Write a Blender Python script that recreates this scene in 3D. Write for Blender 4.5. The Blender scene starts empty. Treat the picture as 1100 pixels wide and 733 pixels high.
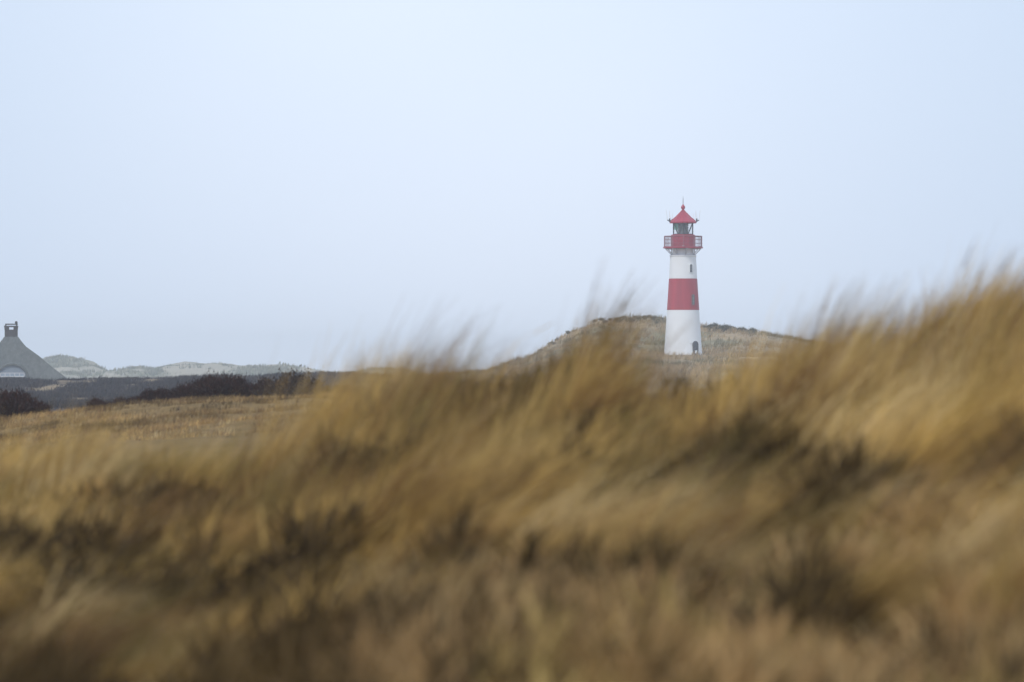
import bpy, bmesh, math, random
import numpy as np
from mathutils import Vector, Matrix

# ------------------------------------------------------------------ constants
EYE = 1.7            # camera height above the ground at its feet
F = 6111.0           # focal length in photo pixels (200 mm lens, 1100 px wide frame)
HOR = 408.0          # photo row of the horizon
S = bpy.context.scene
C = S.collection

# ------------------------------------------------------------------ camera
cam_d = bpy.data.cameras.new('camera'); cam = bpy.data.objects.new('camera', cam_d); C.objects.link(cam)
cam_d.sensor_width = 36; cam_d.lens = 200
cam_d.clip_start = 0.1; cam_d.clip_end = 12000
cam.location = (0, 0, EYE)
cam.rotation_euler = (math.radians(90) + math.atan((HOR - 366.5) / F), 0, 0)
cam_d.dof.use_dof = True; cam_d.dof.focus_distance = 545; cam_d.dof.aperture_fstop = 4.3
S.camera = cam

# ------------------------------------------------------------------ world and sun
SUN_EL, SUN_AZ = math.radians(50), math.radians(212)      # azimuth clockwise from +Y (behind the camera, a little to its left)
W = bpy.data.worlds.new('World'); S.world = W; W.use_nodes = True
nt = W.node_tree; nt.nodes.clear()
out = nt.nodes.new('ShaderNodeOutputWorld'); bg = nt.nodes.new('ShaderNodeBackground')
sky = nt.nodes.new('ShaderNodeTexSky'); sky.sky_type = 'NISHITA'; sky.sun_disc = False
sky.sun_elevation = SUN_EL; sky.sun_rotation = SUN_AZ
sky.air_density = 1.0; sky.dust_density = 2.0; sky.ozone_density = 1.0
# thin even cloud over the clear sky, slightly uneven
tc = nt.nodes.new('ShaderNodeTexCoord')
mp = nt.nodes.new('ShaderNodeMapping'); mp.inputs['Scale'].default_value = (1.0, 1.0, 1.6)
nz = nt.nodes.new('ShaderNodeTexNoise'); nz.inputs['Scale'].default_value = 4.0
nz.inputs['Detail'].default_value = 3; nz.inputs['Roughness'].default_value = 0.45
cr = nt.nodes.new('ShaderNodeValToRGB')
cr.color_ramp.elements[0].position = 0.33; cr.color_ramp.elements[0].color = (7.1, 8.15, 9.9, 1)
cr.color_ramp.elements[1].position = 0.62; cr.color_ramp.elements[1].color = (7.9, 8.75, 10.2, 1)
mix = nt.nodes.new('ShaderNodeMix'); mix.data_type = 'RGBA'; mix.inputs[0].default_value = 0.9
L = nt.links.new
L(tc.outputs['Generated'], mp.inputs['Vector']); L(mp.outputs[0], nz.inputs['Vector']); L(nz.outputs['Fac'], cr.inputs['Fac'])
# the cloud is thinnest (brightest) high in the middle of the view and thickens to the sides
gl = nt.nodes.new('ShaderNodeVectorMath'); gl.operation = 'SUBTRACT'; gl.inputs[1].default_value = (-.004, 1, .058)
L(tc.outputs['Generated'], gl.inputs[0])
gs = nt.nodes.new('ShaderNodeVectorMath'); gs.operation = 'MULTIPLY'; gs.inputs[1].default_value = (1, .2, .75); L(gl.outputs[0], gs.inputs[0])
ge = nt.nodes.new('ShaderNodeVectorMath'); ge.operation = 'LENGTH'; L(gs.outputs[0], ge.inputs[0])
mr = nt.nodes.new('ShaderNodeMapRange'); mr.interpolation_type = 'SMOOTHSTEP'
mr.inputs['From Min'].default_value = .01; mr.inputs['From Max'].default_value = .125; mr.inputs['To Min'].default_value = 0; mr.inputs['To Max'].default_value = .85
L(ge.outputs['Value'], mr.inputs['Value'])
bank = nt.nodes.new('ShaderNodeMix'); bank.data_type = 'RGBA'; bank.inputs[7].default_value = (5.5, 6.7, 8.5, 1)
L(mr.outputs[0], bank.inputs[0]); L(cr.outputs[0], bank.inputs[6])
L(sky.outputs[0], mix.inputs[6]); L(bank.outputs[2], mix.inputs[7]); L(mix.outputs[2], bg.inputs[0])
bg.inputs[1].default_value = 0.10
L(bg.outputs[0], out.inputs[0])
sd = bpy.data.lights.new('sun', 'SUN'); sd.energy = 1.5; sd.angle = math.radians(10); sd.color = (1.0, 0.95, 0.88)
sun = bpy.data.objects.new('sun', sd); C.objects.link(sun)
dirv = Vector((math.sin(SUN_AZ) * math.cos(SUN_EL), math.cos(SUN_AZ) * math.cos(SUN_EL), math.sin(SUN_EL)))
sun.rotation_euler = dirv.to_track_quat('Z', 'Y').to_euler()

S.view_settings.view_transform = 'Standard'; S.view_settings.look = 'None'
S.view_settings.exposure = 0.22; S.view_settings.gamma = 1.0; S.view_settings.use_curve_mapping = False
S.cycles.use_denoising = True
S.cycles.max_bounces = 5; S.cycles.diffuse_bounces = 3; S.cycles.transmission_bounces = 3
S.cycles.transparent_max_bounces = 6; S.cycles.volume_bounces = 1
S.cycles.use_adaptive_sampling = False

# ------------------------------------------------------------------ helpers
rng = np.random.default_rng(7)
random.seed(7)

def hashn(ix, iy, seed):
    n = (ix.astype(np.int64) * 374761393 + iy.astype(np.int64) * 668265263 + seed * 1442695041) & 0xFFFFFFFF
    n = ((n ^ (n >> 13)) * 1274126177) & 0xFFFFFFFF
    return ((n ^ (n >> 16)) & 0xFFFFFF) / float(0xFFFFFF)

def vnoise(x, y, seed=0):
    ix, iy = np.floor(x), np.floor(y); fx, fy = x - ix, y - iy
    fx = fx * fx * (3 - 2 * fx); fy = fy * fy * (3 - 2 * fy)
    a, b = hashn(ix, iy, seed), hashn(ix + 1, iy, seed)
    c, d = hashn(ix, iy + 1, seed), hashn(ix + 1, iy + 1, seed)
    return (a * (1 - fx) + b * fx) * (1 - fy) + (c * (1 - fx) + d * fx) * fy

def fbm(x, y, seed=0, octv=4):
    s = 0; a = 0.5; t = 0
    for k in range(octv):
        s = s + a * vnoise(x * 2 ** k, y * 2 ** k, seed + 17 * k); t += a; a *= 0.5
    return s / t

# ---- the lie of the land: rings of ground heights (given as slopes seen from the eye) joined smoothly
def P(*pts): return np.array([p[0] for p in pts], float), np.array([p[1] for p in pts], float)
UG = np.linspace(-1500, 2600, 1025)
rings = []
def ring_z(r, z): rings.append((r, np.full_like(UG, z)))
def ring_p(r, *pts):
    u, p = P(*pts); rings.append((r, (HOR - np.interp(UG, u, p)) / F * r))
def ring_h(r, *pts):
    u, p = P(*pts); rings.append((r, np.interp(UG, u, p)))
ring_z(0, -1.65); ring_z(5, -1.45)
ring_h(9, (0, -1.12), (1100, -1.08))
ring_h(13, (0, -.98), (300, -.98), (600, -.93), (1100, -.82))
ring_h(20, (0, -.92), (250, -.92), (420, -.78), (700, -.70), (1100, -.55))
ring_p(30, (-400, 550), (0, 554), (70, 555), (120, 562), (240, 565), (290, 550), (345, 538), (395, 526), (440, 526), (500, 508), (560, 496), (620, 462), (680, 494),
       (740, 492), (800, 482), (860, 486), (930, 490), (965, 512), (1000, 480), (1050, 470), (1100, 462), (1500, 440))
ring_p(34, (-400, 590), (0, 585), (200, 595), (300, 585), (395, 500), (560, 492), (800, 460), (930, 440), (1000, 425), (1100, 410), (1500, 400))
ring_h(46, (0, -1.7), (500, -1.4), (1100, -1.0)); ring_z(62, -2.2)
ring_h(82, (-400, -2.0), (0, -1.9), (250, -1.6), (600, -1.8), (1100, -2.2))
ring_p(108, (-400, 490), (0, 470), (60, 462), (100, 455), (220, 450), (330, 448), (450, 450), (650, 470), (1500, 470))
ring_p(127, (-400, 462), (0, 455), (60, 447), (100, 442), (150, 436), (220, 431), (330, 428), (450, 432), (650, 450), (1500, 455))
ring_p(141, (-400, 462), (0, 456), (110, 443), (200, 435), (280, 431), (345, 428), (450, 436), (650, 450), (1500, 455))
ring_p(160, (-400, 462), (0, 456), (200, 449), (400, 445), (700, 455))
ring_p(310, (-400, 440), (0, 436), (375, 430), (560, 436), (734, 445), (1100, 445))
ring_p(370, (0, 422), (200, 420), (375, 416), (560, 426), (734, 440), (1100, 440))
ring_p(425, (-400, 410), (0, 409), (45, 410), (130, 408), (200, 406), (375, 404), (420, 407), (480, 410), (560, 418), (734, 430), (1100, 430))
ring_h(455, (-400, -2.6), (120, -2.6), (250, -.6), (450, -.7), (560, -1.0), (734, -1.1), (1100, -1.0))
ring_h(480, (-400, -3.1), (120, -3.1), (250, -1.5), (450, -.9), (560, -.6), (660, 0.0), (734, .1), (1100, 0.0))
ring_p(520, (-400, 445), (100, 445), (300, 425), (450, 415), (560, 403), (620, 394), (734, 395), (850, 396), (1100, 400))
ring_p(550, (-400, 440), (100, 440), (300, 422), (450, 413), (520, 407), (560, 398), (600, 388), (650, 382), (700, 382), (770, 383), (850, 385), (950, 390), (1100, 395))
ring_p(560, (-400, 440), (100, 440), (300, 422), (450, 413), (520, 406), (560, 396), (600, 384), (650, 377), (700, 380), (770, 381), (850, 382), (950, 388), (1100, 394))
ring_p(595, (-400, 436), (100, 436), (300, 422), (380, 416), (450, 410), (500, 404), (530, 400), (570, 386), (600, 368), (625, 355), (642, 348),
       (700, 345), (720, 347), (755, 355), (800, 357), (850, 364), (900, 374), (960, 386), (1050, 393), (1200, 396), (2600, 398))
ring_p(640, (-400, 432), (300, 422), (500, 412), (640, 366), (800, 374), (1100, 394))
ring_z(760, -2.0); ring_z(1150, -2.0)
ring_p(1320, (-400, 405), (35, 401), (65, 397), (118, 405), (200, 399), (300, 402), (340, 401), (500, 409), (2000, 407))
ring_p(1450, (-1500, 402), (-400, 400), (0, 400), (35, 395), (50, 389), (65, 387), (85, 391), (105, 399), (118, 408), (130, 405), (150, 400), (180, 398),
       (205, 395), (240, 397), (260, 401), (300, 399), (340, 400), (360, 404), (400, 409), (500, 411), (700, 404), (1100, 407), (2600, 400))
ring_z(1800, -1.0); ring_z(2500, -1.5)
RR = np.array([r for r, _ in rings]); ZZ = np.array([z for _, z in rings])
_d = np.diff(ZZ, axis=0) / np.diff(RR)[:, None]
MM = np.zeros_like(ZZ)
for i in range(1, len(RR) - 1):
    a, b = _d[i - 1], _d[i]; h0, h1 = RR[i] - RR[i - 1], RR[i + 1] - RR[i]
    w1, w2 = 2 * h1 + h0, h1 + 2 * h0
    ok = a * b > 0
    MM[i] = np.where(ok, (w1 + w2) / (w1 / np.where(ok, a, 1) + w2 / np.where(ok, b, 1)), 0)

def to_ur(x, y):
    r = np.hypot(x, y); phi = np.arctan2(x, y)
    u = 550 + F * np.tan(np.clip(phi, -0.31, 0.31))
    return u, r

def height(x, y):
    x = np.asarray(x, float); y = np.asarray(y, float)
    u, r = to_ur(x, y); r2 = np.clip(r, 0, RR[-1] - 1e-6); u = np.clip(u, UG[0], UG[-1] - 1e-6)
    i = np.clip(np.searchsorted(RR, r2, 'right') - 1, 0, len(RR) - 2)
    h = RR[i + 1] - RR[i]; t = (r2 - RR[i]) / h
    uf = (u - UG[0]) / (UG[1] - UG[0]); j = np.clip(uf.astype(int), 0, len(UG) - 2); f = uf - j
    g = lambda A, k: A[k, j] * (1 - f) + A[k, j + 1] * f
    z = (g(ZZ, i) * (2 * t**3 - 3 * t**2 + 1) + g(MM, i) * h * (t**3 - 2 * t**2 + t)
         + g(ZZ, i + 1) * (-2 * t**3 + 3 * t**2) + g(MM, i + 1) * h * (t**3 - t**2))
    fg = np.clip(1 - (r - 34) / 20, 0, 1)
    z = z + fg * ((fbm(x * .9, y * .6, 3, 3) - .5) * .42)
    mid = np.clip((r - 40) / 40, 0, 1) * np.clip(1 - (r - 1000) / 300, 0, 1)
    padx, pady = 184 / F * 556, 556
    pad = np.clip((np.hypot(x - padx, y - pady) - 4) / 6, 0, 1)
    z = z + mid * pad * ((fbm(x * .09, y * .09, 5, 4) - .5) * .5 + (fbm(x * .5, y * .5, 9, 2) - .5) * .22)
    dn = np.clip((r - 470) / 60, 0, 1) * np.clip(1 - (r - 1000) / 300, 0, 1)
    z = z + dn * pad * (fbm(x * .16, y * .16, 31, 3) - .5) * 1.1
    far = np.clip((r - 1150) / 150, 0, 1)
    z = z + far * ((fbm(x * .07, y * .03, 6, 5) - .5) * 6.5)
    return z + EYE

def at(u, r):                       # azimuth + distance -> ground position
    u = np.asarray(u, float); X = (u - 550) / F
    y = r / np.sqrt(1 + X * X); return X * y, y

def node_mat(name):
    m = bpy.data.materials.new(name); m.use_nodes = True
    t = m.node_tree; b = t.nodes['Principled BSDF']
    return m, t, b

def paint(name, col, rough=.6, var=.12, scale=3.0, streak=False, metal=0.0, bump=0.0):
    """plain procedural material: a base colour with uneven weathering"""
    m, t, b = node_mat(name)
    tcn = t.nodes.new('ShaderNodeTexCoord'); mpn = t.nodes.new('ShaderNodeMapping')
    if streak: mpn.inputs['Scale'].default_value = (1, 1, .12)
    n = t.nodes.new('ShaderNodeTexNoise'); n.inputs['Scale'].default_value = scale; n.inputs['Detail'].default_value = 5
    r = t.nodes.new('ShaderNodeValToRGB')
    r.color_ramp.elements[0].position = .3; r.color_ramp.elements[1].position = .7
    r.color_ramp.elements[0].color = tuple(c * (1 - var) for c in col) + (1,)
    r.color_ramp.elements[1].color = tuple(min(1, c * (1 + var * .5)) for c in col) + (1,)
    t.links.new(tcn.outputs['Object'], mpn.inputs['Vector']); t.links.new(mpn.outputs[0], n.inputs['Vector'])
    t.links.new(n.outputs['Fac'], r.inputs['Fac']); t.links.new(r.outputs[0], b.inputs['Base Color'])
    b.inputs['Roughness'].default_value = rough; b.inputs['Metallic'].default_value = metal
    if bump:
        bp = t.nodes.new('ShaderNodeBump'); bp.inputs['Strength'].default_value = bump; bp.inputs['Distance'].default_value = .03
        t.links.new(n.outputs['Fac'], bp.inputs['Height']); t.links.new(bp.outputs[0], b.inputs['Normal'])
    return m

def tint_mat(name, transl=.25, rough=.75, spec=.15):
    """blades and leaves: own colour from the mesh, some light passes through"""
    m, t, b = node_mat(name)
    a = t.nodes.new('ShaderNodeAttribute'); a.attribute_name = 'tint'
    b.inputs['Roughness'].default_value = rough; b.inputs['Specular IOR Level'].default_value = spec
    t.links.new(a.outputs['Color'], b.inputs['Base Color'])
    if transl:
        tr = t.nodes.new('ShaderNodeBsdfTranslucent'); ms = t.nodes.new('ShaderNodeMixShader'); ms.inputs[0].default_value = transl
        t.links.new(a.outputs['Color'], tr.inputs['Color'])
        t.links.new(b.outputs[0], ms.inputs[1]); t.links.new(tr.outputs[0], ms.inputs[2])
        t.links.new(ms.outputs[0], t.nodes['Material Output'].inputs['Surface'])
    return m

def np_mesh(name, verts, faces, mat, tint=None, smooth=False):
    """verts (n,3), faces (m,k)"""
    me = bpy.data.meshes.new(name); n, m, k = len(verts), len(faces), faces.shape[1]
    me.vertices.add(n); me.vertices.foreach_set('co', np.asarray(verts, np.float32).ravel())
    me.loops.add(m * k); me.loops.foreach_set('vertex_index', faces.astype(np.int32).ravel())
    me.polygons.add(m); me.polygons.foreach_set('loop_start', np.arange(0, m * k, k, dtype=np.int32))
    if tint is not None:
        at_ = me.color_attributes.new('tint', 'FLOAT_COLOR', 'POINT')
        c = np.ones((n, 4), np.float32); c[:, :3] = tint; at_.data.foreach_set('color', c.ravel())
    me.update(); me.validate(); me.materials.append(mat)
    if smooth: me.polygons.foreach_set('use_smooth', np.ones(m, bool))
    return me

def link(name, me, parent=None, loc=None):
    o = bpy.data.objects.new(name, me); C.objects.link(o)
    if parent: o.parent = parent
    if loc is not None: o.location = loc
    return o

def tag(o, label=None, cat=None, group=None, kind=None):
    if label: o['label'] = label
    if cat: o['category'] = cat
    if group: o['group'] = group
    if kind: o['kind'] = kind
    return o

def empty(name, loc, label, cat, group=None):
    o = bpy.data.objects.new(name, None); C.objects.link(o); o.location = loc; o.empty_display_size = .3
    return tag(o, label, cat, group)

def blades(x, y, z, length, width, lean0, lean1, az, tint, seg=4, face=None):
    """ribbon blades: bend from lean0 to lean1 (radians off vertical) toward azimuth az (from +X)"""
    n = len(x); k = seg + 1
    t = np.linspace(0, 1, k)
    ang = lean0[:, None] + (lean1 - lean0)[:, None] * t[None, :] ** 1.3
    ds = (length / seg)[:, None]
    mid = (ang[:, 1:] + ang[:, :-1]) / 2
    hx = np.concatenate([np.zeros((n, 1)), np.cumsum(np.sin(mid) * ds, 1)], 1)
    hz = np.concatenate([np.zeros((n, 1)), np.cumsum(np.cos(mid) * ds, 1)], 1)
    cx = x[:, None] + hx * np.cos(az)[:, None]; cy = y[:, None] + hx * np.sin(az)[:, None]; cz = z[:, None] + hz
    if face is None: face = rng.uniform(0, math.pi, n)
    wx, wy = np.cos(face), np.sin(face)
    w = width[:, None] * .5 * np.maximum(1 - t[None, :] ** 2, .12)
    V = np.empty((n, k, 2, 3), np.float32)
    for s, sg in ((0, -1), (1, 1)):
        V[:, :, s, 0] = cx + sg * w * wx[:, None]; V[:, :, s, 1] = cy + sg * w * wy[:, None]; V[:, :, s, 2] = cz
    base = (np.arange(n) * k * 2)[:, None]; q = np.arange(seg)[None, :] * 2
    f = np.stack([base + q, base + q + 1, base + q + 3, base + q + 2], -1).reshape(-1, 4)
    T = np.repeat(tint[:, None, :], k * 2, 1).reshape(-1, 3)
    return V.reshape(-1, 3), f, T

def join(parts):
    off = 0; Vs, Fs, Ts = [], [], []
    for v, f, t in parts:
        Vs.append(v); Fs.append(f + off); Ts.append(t); off += len(v)
    return np.concatenate(Vs), np.concatenate(Fs), np.concatenate(Ts)

# ------------------------------------------------------------------ ground: one sheet to the horizon
az_in = np.linspace(-.17, .17, 300)
az_out = np.concatenate([np.linspace(.17, .5, 24)[1:], np.linspace(.5, math.pi, 36)[1:]])
az = np.concatenate([-az_out[::-1], az_in, az_out[:-1]])
rad = np.concatenate([[.4, 1, 2, 3, 4], np.arange(5, 36, .14), 36 * np.power(100 / 36, np.linspace(0, 1, 50))[1:-1],
                      np.arange(100, 165, .7), np.arange(165, 660, 1.8), 660 * np.power(1250 / 660, np.linspace(0, 1, 30))[1:-1], np.arange(1250, 1560, 5), [1650, 1800, 2100, 2500]])
A, R_ = np.meshgrid(az, rad, indexing='ij')
GX, GY = np.sin(A) * R_, np.cos(A) * R_
GZ = height(GX.ravel(), GY.ravel())
na, nr = A.shape
V = np.stack([GX.ravel(), GY.ravel(), GZ], 1)
V = np.concatenate([V, [[0, 0, EYE - 1.65]]])
ii, jj = np.meshgrid(np.arange(na), np.arange(nr - 1), indexing='ij')
i2 = (ii + 1) % na
Fq = np.stack([ii * nr + jj, i2 * nr + jj, i2 * nr + jj + 1, ii * nr + jj + 1], -1).reshape(-1, 4)[:, ::-1]
cap = np.stack([np.arange(na) * nr, ((np.arange(na) + 1) % na) * nr, np.full(na, na * nr), np.full(na, na * nr)], 1)

def lerp(a, b, t): return a * (1 - t[:, None]) + b * t[:, None]
def ground_colour(x, y):
    u, r = to_ur(x, y); n = len(x)
    soil = np.tile([.075, .052, .028], (n, 1)); straw = np.tile([.22, .145, .06], (n, 1)); heath = np.tile([.045, .040, .042], (n, 1))
    grey = np.tile([.36, .27, .165], (n, 1)); sand = np.tile([.36, .32, .24], (n, 1)); scrub = np.tile([.15, .165, .105], (n, 1))
    c = soil.copy()
    c = lerp(c, straw, np.clip((r - 45) / 40, 0, 1))
    p = fbm(x * .35, y * .08, 21, 4)
    h2 = lerp(heath, grey * .8, np.clip((p - .60) * 9, 0, 1))
    c = lerp(c, h2, np.clip((r - 136) / 10, 0, 1))
    dune = np.clip((r - 440) / 30, 0, 1)
    p2 = fbm(x * .12, y * .12, 22, 4)
    d = lerp(grey, sand * .8, np.clip((p2 - .56) * 7, 0, 1)); d = lerp(d, scrub * 1.1, np.clip((.42 - p2) * 7, 0, 1) * .7)
    c = lerp(c, d, dune)
    p3 = fbm(x * .07, y * .02, 23, 4)
    fd = lerp(sand, scrub, np.clip((p3 - .46) * 6, 0, 1))
    c = lerp(c, fd, np.clip((r - 900) / 200, 0, 1))
    return c
gm, gt, gb = node_mat('dune_soil')
ga = gt.nodes.new('ShaderNodeAttribute'); ga.attribute_name = 'tint'
gn = gt.nodes.new('ShaderNodeTexNoise'); gn.inputs['Scale'].default_value = 2.2; gn.inputs['Detail'].default_value = 8; gn.inputs['Roughness'].default_value = .7
gtc = gt.nodes.new('ShaderNodeTexCoord')
gr = gt.nodes.new('ShaderNodeMapRange'); gr.inputs['From Min'].default_value = .3; gr.inputs['From Max'].default_value = .7
gr.inputs['To Min'].default_value = .55; gr.inputs['To Max'].default_value = 1.4
gx = gt.nodes.new('ShaderNodeVectorMath'); gx.operation = 'SCALE'
gt.links.new(gtc.outputs['Object'], gn.inputs['Vector']); gt.links.new(gn.outputs['Fac'], gr.inputs['Value'])
gt.links.new(ga.outputs['Color'], gx.inputs[0]); gt.links.new(gr.outputs[0], gx.inputs['Scale']); gt.links.new(gx.outputs[0], gb.inputs['Base Color'])
gb.inputs['Roughness'].default_value = .95; gb.inputs['Specular IOR Level'].default_value = .1
gbp = gt.nodes.new('ShaderNodeBump'); gbp.inputs['Strength'].default_value = .6; gbp.inputs['Distance'].default_value = .15
gt.links.new(gn.outputs['Fac'], gbp.inputs['Height']); gt.links.new(gbp.outputs[0], gb.inputs['Normal'])
me = np_mesh('dune_ground', V, Fq, gm, ground_colour(V[:, 0], V[:, 1]), smooth=True)
bm = bmesh.new(); bm.from_mesh(me); bm.verts.ensure_lookup_table()
for a_, b_, c_, _ in cap: bm.faces.new((bm.verts[b_], bm.verts[a_], bm.verts[c_]))
bm.to_mesh(me); bm.free()
tag(link('dune_ground', me), kind='structure')

# ------------------------------------------------------------------ bmesh shape helpers
def lathe(bm, prof, n=32, cx=0, cy=0, close=True):
    rows = []
    for r, z in prof:
        rows.append([bm.verts.new((cx + r * math.cos(2 * math.pi * k / n), cy + r * math.sin(2 * math.pi * k / n), z)) for k in range(n)])
    for a_, b_ in zip(rows, rows[1:]):
        for k in range(n): bm.faces.new((a_[k], a_[(k + 1) % n], b_[(k + 1) % n], b_[k]))
    if close:
        bm.faces.new(rows[0][::-1]); bm.faces.new(rows[-1])
def bar(bm, p, q, r, n=6):
    p, q = Vector(p), Vector(q); d = (q - p); m = d.to_track_quat('Z', 'Y').to_matrix()
    ra = [bm.verts.new(p + m @ Vector((r * math.cos(2 * math.pi * k / n), r * math.sin(2 * math.pi * k / n), 0))) for k in range(n)]
    rb = [bm.verts.new(q + m @ Vector((r * math.cos(2 * math.pi * k / n), r * math.sin(2 * math.pi * k / n), 0))) for k in range(n)]
    for k in range(n): bm.faces.new((ra[k], ra[(k + 1) % n], rb[(k + 1) % n], rb[k]))
    bm.faces.new(ra[::-1]); bm.faces.new(rb)
def box(bm, lo, hi, mtx=None):
    vs = []
    for i in range(8):
        v = Vector((hi[0] if i & 1 else lo[0], hi[1] if i & 2 else lo[1], hi[2] if i & 4 else lo[2]))
        vs.append(bm.verts.new(mtx @ v if mtx else v))
    for f in ((0, 2, 3, 1), (4, 5, 7, 6), (0, 1, 5, 4), (2, 6, 7, 3), (0, 4, 6, 2), (1, 3, 7, 5)): bm.faces.new([vs[i] for i in f])
def ring(bm, r, z, t, n=48):
    for k in range(n):
        a, b = 2 * math.pi * k / n, 2 * math.pi * (k + 1) / n
        bar(bm, (r * math.cos(a), r * math.sin(a), z), (r * math.cos(b), r * math.sin(b), z), t, 5)
def part(name, bm, mat, parent, smooth=False, label=None):
    bmesh.ops.recalc_face_normals(bm, faces=bm.faces)
    me = bpy.data.meshes.new(name); bm.to_mesh(me); bm.free(); me.materials.append(mat)
    if smooth:
        for p in me.polygons: p.use_smooth = True
    o = link(name, me, parent)
    if label: o['label'] = label
    return o

# ------------------------------------------------------------------ lighthouse
def build_lighthouse():
    D = 556.0; k = F / D                       # photo pixels per metre there
    x0 = (733.8 - 550) / F * D
    zb = float(height(np.array([x0]), np.array([D]))[0])
    zY = lambda py: EYE + (HOR - py) / k - zb  # photo row -> height above the foot
    M = lambda px: px / k
    lh = empty('lighthouse', (x0, D, zb), 'white lighthouse with red band, gallery and pointed roof standing on the dune', 'lighthouse')
    white = paint('white_masonry_paint', (.86, .87, .88), .55, .035, .8, streak=True)
    red = paint('red_masonry_paint', (.42, .042, .062), .5, .22, 1.5, streak=True)
    redm = paint('red_metal_paint', (.42, .03, .065), .4, .15, 4)
    dark = paint('dark_iron', (.05, .05, .055), .5, .2, 6)
    grey = paint('grey_iron', (.30, .31, .33), .5, .1, 6)
    palegrey = paint('pale_grey_paint', (.6, .61, .63), .5, .08, 4)
    gly = paint('lens_glass', (.07, .07, .085), .3, .3, 8)
    NS = 64
    rad_at = lambda py: M(np.interp(py, [275, 299.5, 333, 382], [13.9, 15.1, 17.2, 20.6]))
    bm = bmesh.new(); lathe(bm, [(rad_at(381) , -.6), (rad_at(381), 0), (rad_at(333.3), zY(333.3))], NS); part('lower_shaft', bm, white, lh)
    bm = bmesh.new(); lathe(bm, [(rad_at(333.3) + .015, zY(333.2)), (rad_at(299.6) + .015, zY(299.6))], NS); part('red_band', bm, red, lh, False)
    bm = bmesh.new(); lathe(bm, [(rad_at(299.5), zY(299.5)), (rad_at(276), zY(276)), (M(13.9) + .05, zY(275.5)), (M(13.9) + .05, zY(274.4)), (M(11.6), zY(273.9)), (M(11.2), zY(267.2))], NS)
    part('upper_shaft', bm, white, lh)
    # gallery: floor, railing, brackets
    bm = bmesh.new(); lathe(bm, [(M(12), zY(267.2)), (M(21), zY(267)), (M(21.4), zY(266.6)), (M(21.4), zY(265.4)), (M(12), zY(265.4))], 12); part('gallery_floor', bm, redm, lh)
    rl = bmesh.new()
    Rr = M(21.0)
    NB = 10
    for kk in range(NB):
        a = 2 * math.pi * (kk + .5) / NB
        p = (Rr * math.cos(a), Rr * math.sin(a))
        bar(rl, (*p, zY(265.4)), (*p, zY(253.8)), .035)
        a2 = 2 * math.pi * (kk + 1.5) / NB; q = (Rr * math.cos(a2), Rr * math.sin(a2))
        for zz, tt in ((zY(254), .04), (zY(257.5), .018), (zY(261.5), .018), (zY(265), .018)):
            bar(rl, (*p, zz), (*q, zz), tt, 5)
        for s in range(1, 8):
            f = s / 8; m_ = (p[0] + (q[0] - p[0]) * f, p[1] + (q[1] - p[1]) * f)
            bar(rl, (*m_, zY(265.2)), (*m_, zY(254)), .012, 4)
    part('gallery_railing', rl, paint('dull_red_rail', (.30, .12, .14), .5, .2, 6), lh)
    for kk in range(8):
        a = 2 * math.pi * kk / 8 + .2
        c, s = math.cos(a), math.sin(a)
        b_ = bmesh.new()
        bar(b_, (M(12.6) * c, M(12.6) * s, zY(275)), (M(12.6) * c, M(12.6) * s, zY(267)), .05)
        bar(b_, (M(12.8) * c, M(12.8) * s, zY(274)), (M(19.6) * c, M(19.6) * s, zY(267.3)), .045)
        bar(b_, (M(12.6) * c, M(12.6) * s, zY(268)), (M(20) * c, M(20) * s, zY(267.4)), .04)
        part('gallery_bracket', b_, palegrey, lh)
    # red watch-room wall (twelve flat panels)
    bm = bmesh.new(); lathe(bm, [(M(12.5), zY(265.3)), (M(12.5), zY(254.3)), (M(12.9), zY(254.1)), (M(12.9), zY(252.4)), (M(12.3), zY(252.2))], 12); part('lantern_wall', bm, redm, lh)
    bm = bmesh.new(); box(bm, (-.08, -M(13.6), zY(265)), (.08, -M(12.6), zY(264))); part('wall_lamp', bm, white, lh)
    # lantern
    fr = bmesh.new(); rg = M(11.9); z1, z2 = zY(252.2), zY(239.4)
    NP = 6
    for kk in range(NP):
        a = 2 * math.pi * (kk + .5) / NP; b2 = 2 * math.pi * (kk + 1.5) / NP; am = (a + b2) / 2
        pa = (rg * math.cos(a), rg * math.sin(a)); pb = (rg * math.cos(b2), rg * math.sin(b2)); pm = ((pa[0] + pb[0]) / 2, (pa[1] + pb[1]) / 2)
        bar(fr, (*pa, z1), (*pa, z2), .045)
        bar(fr, (*pa, z2), (*pm, z1), .04); bar(fr, (*pb, z2), (*pm, z1), .04)
        bar(fr, (*pa, z1 + .03), (*pb, z1 + .03), .05); bar(fr, (*pa, z2 - .03), (*pb, z2 - .03), .06)
    part('lantern_frame', fr, dark, lh)
    gm_, gt_, gb_ = node_mat('pale_glass'); gb_.inputs['Base Color'].default_value = (.82, .93, .9, 1)
    gb_.inputs['Roughness'].default_value = .05; gb_.inputs['Alpha'].default_value = .16
    gn_ = gt_.nodes.new('ShaderNodeTexNoise'); gn_.inputs['Scale'].default_value = .8
    gmr = gt_.nodes.new('ShaderNodeMapRange'); gmr.inputs['To Min'].default_value = .02; gmr.inputs['To Max'].default_value = .12
    gt_.links.new(gn_.outputs['Fac'], gmr.inputs['Value']); gt_.links.new(gmr.outputs[0], gb_.inputs['Roughness'])
    bm = bmesh.new(); lathe(bm, [(rg * .955, z1 + .02), (rg * .955, z2 - .02)], NP, close=False)
    bmesh.ops.rotate(bm, verts=bm.verts, cent=(0, 0, 0), matrix=Matrix.Rotation(math.pi / NP, 3, 'Z')); part('lantern_glass', bm, gm_, lh)
    bm = bmesh.new()
    prof = [(M(5), z1 - .1)]
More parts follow.
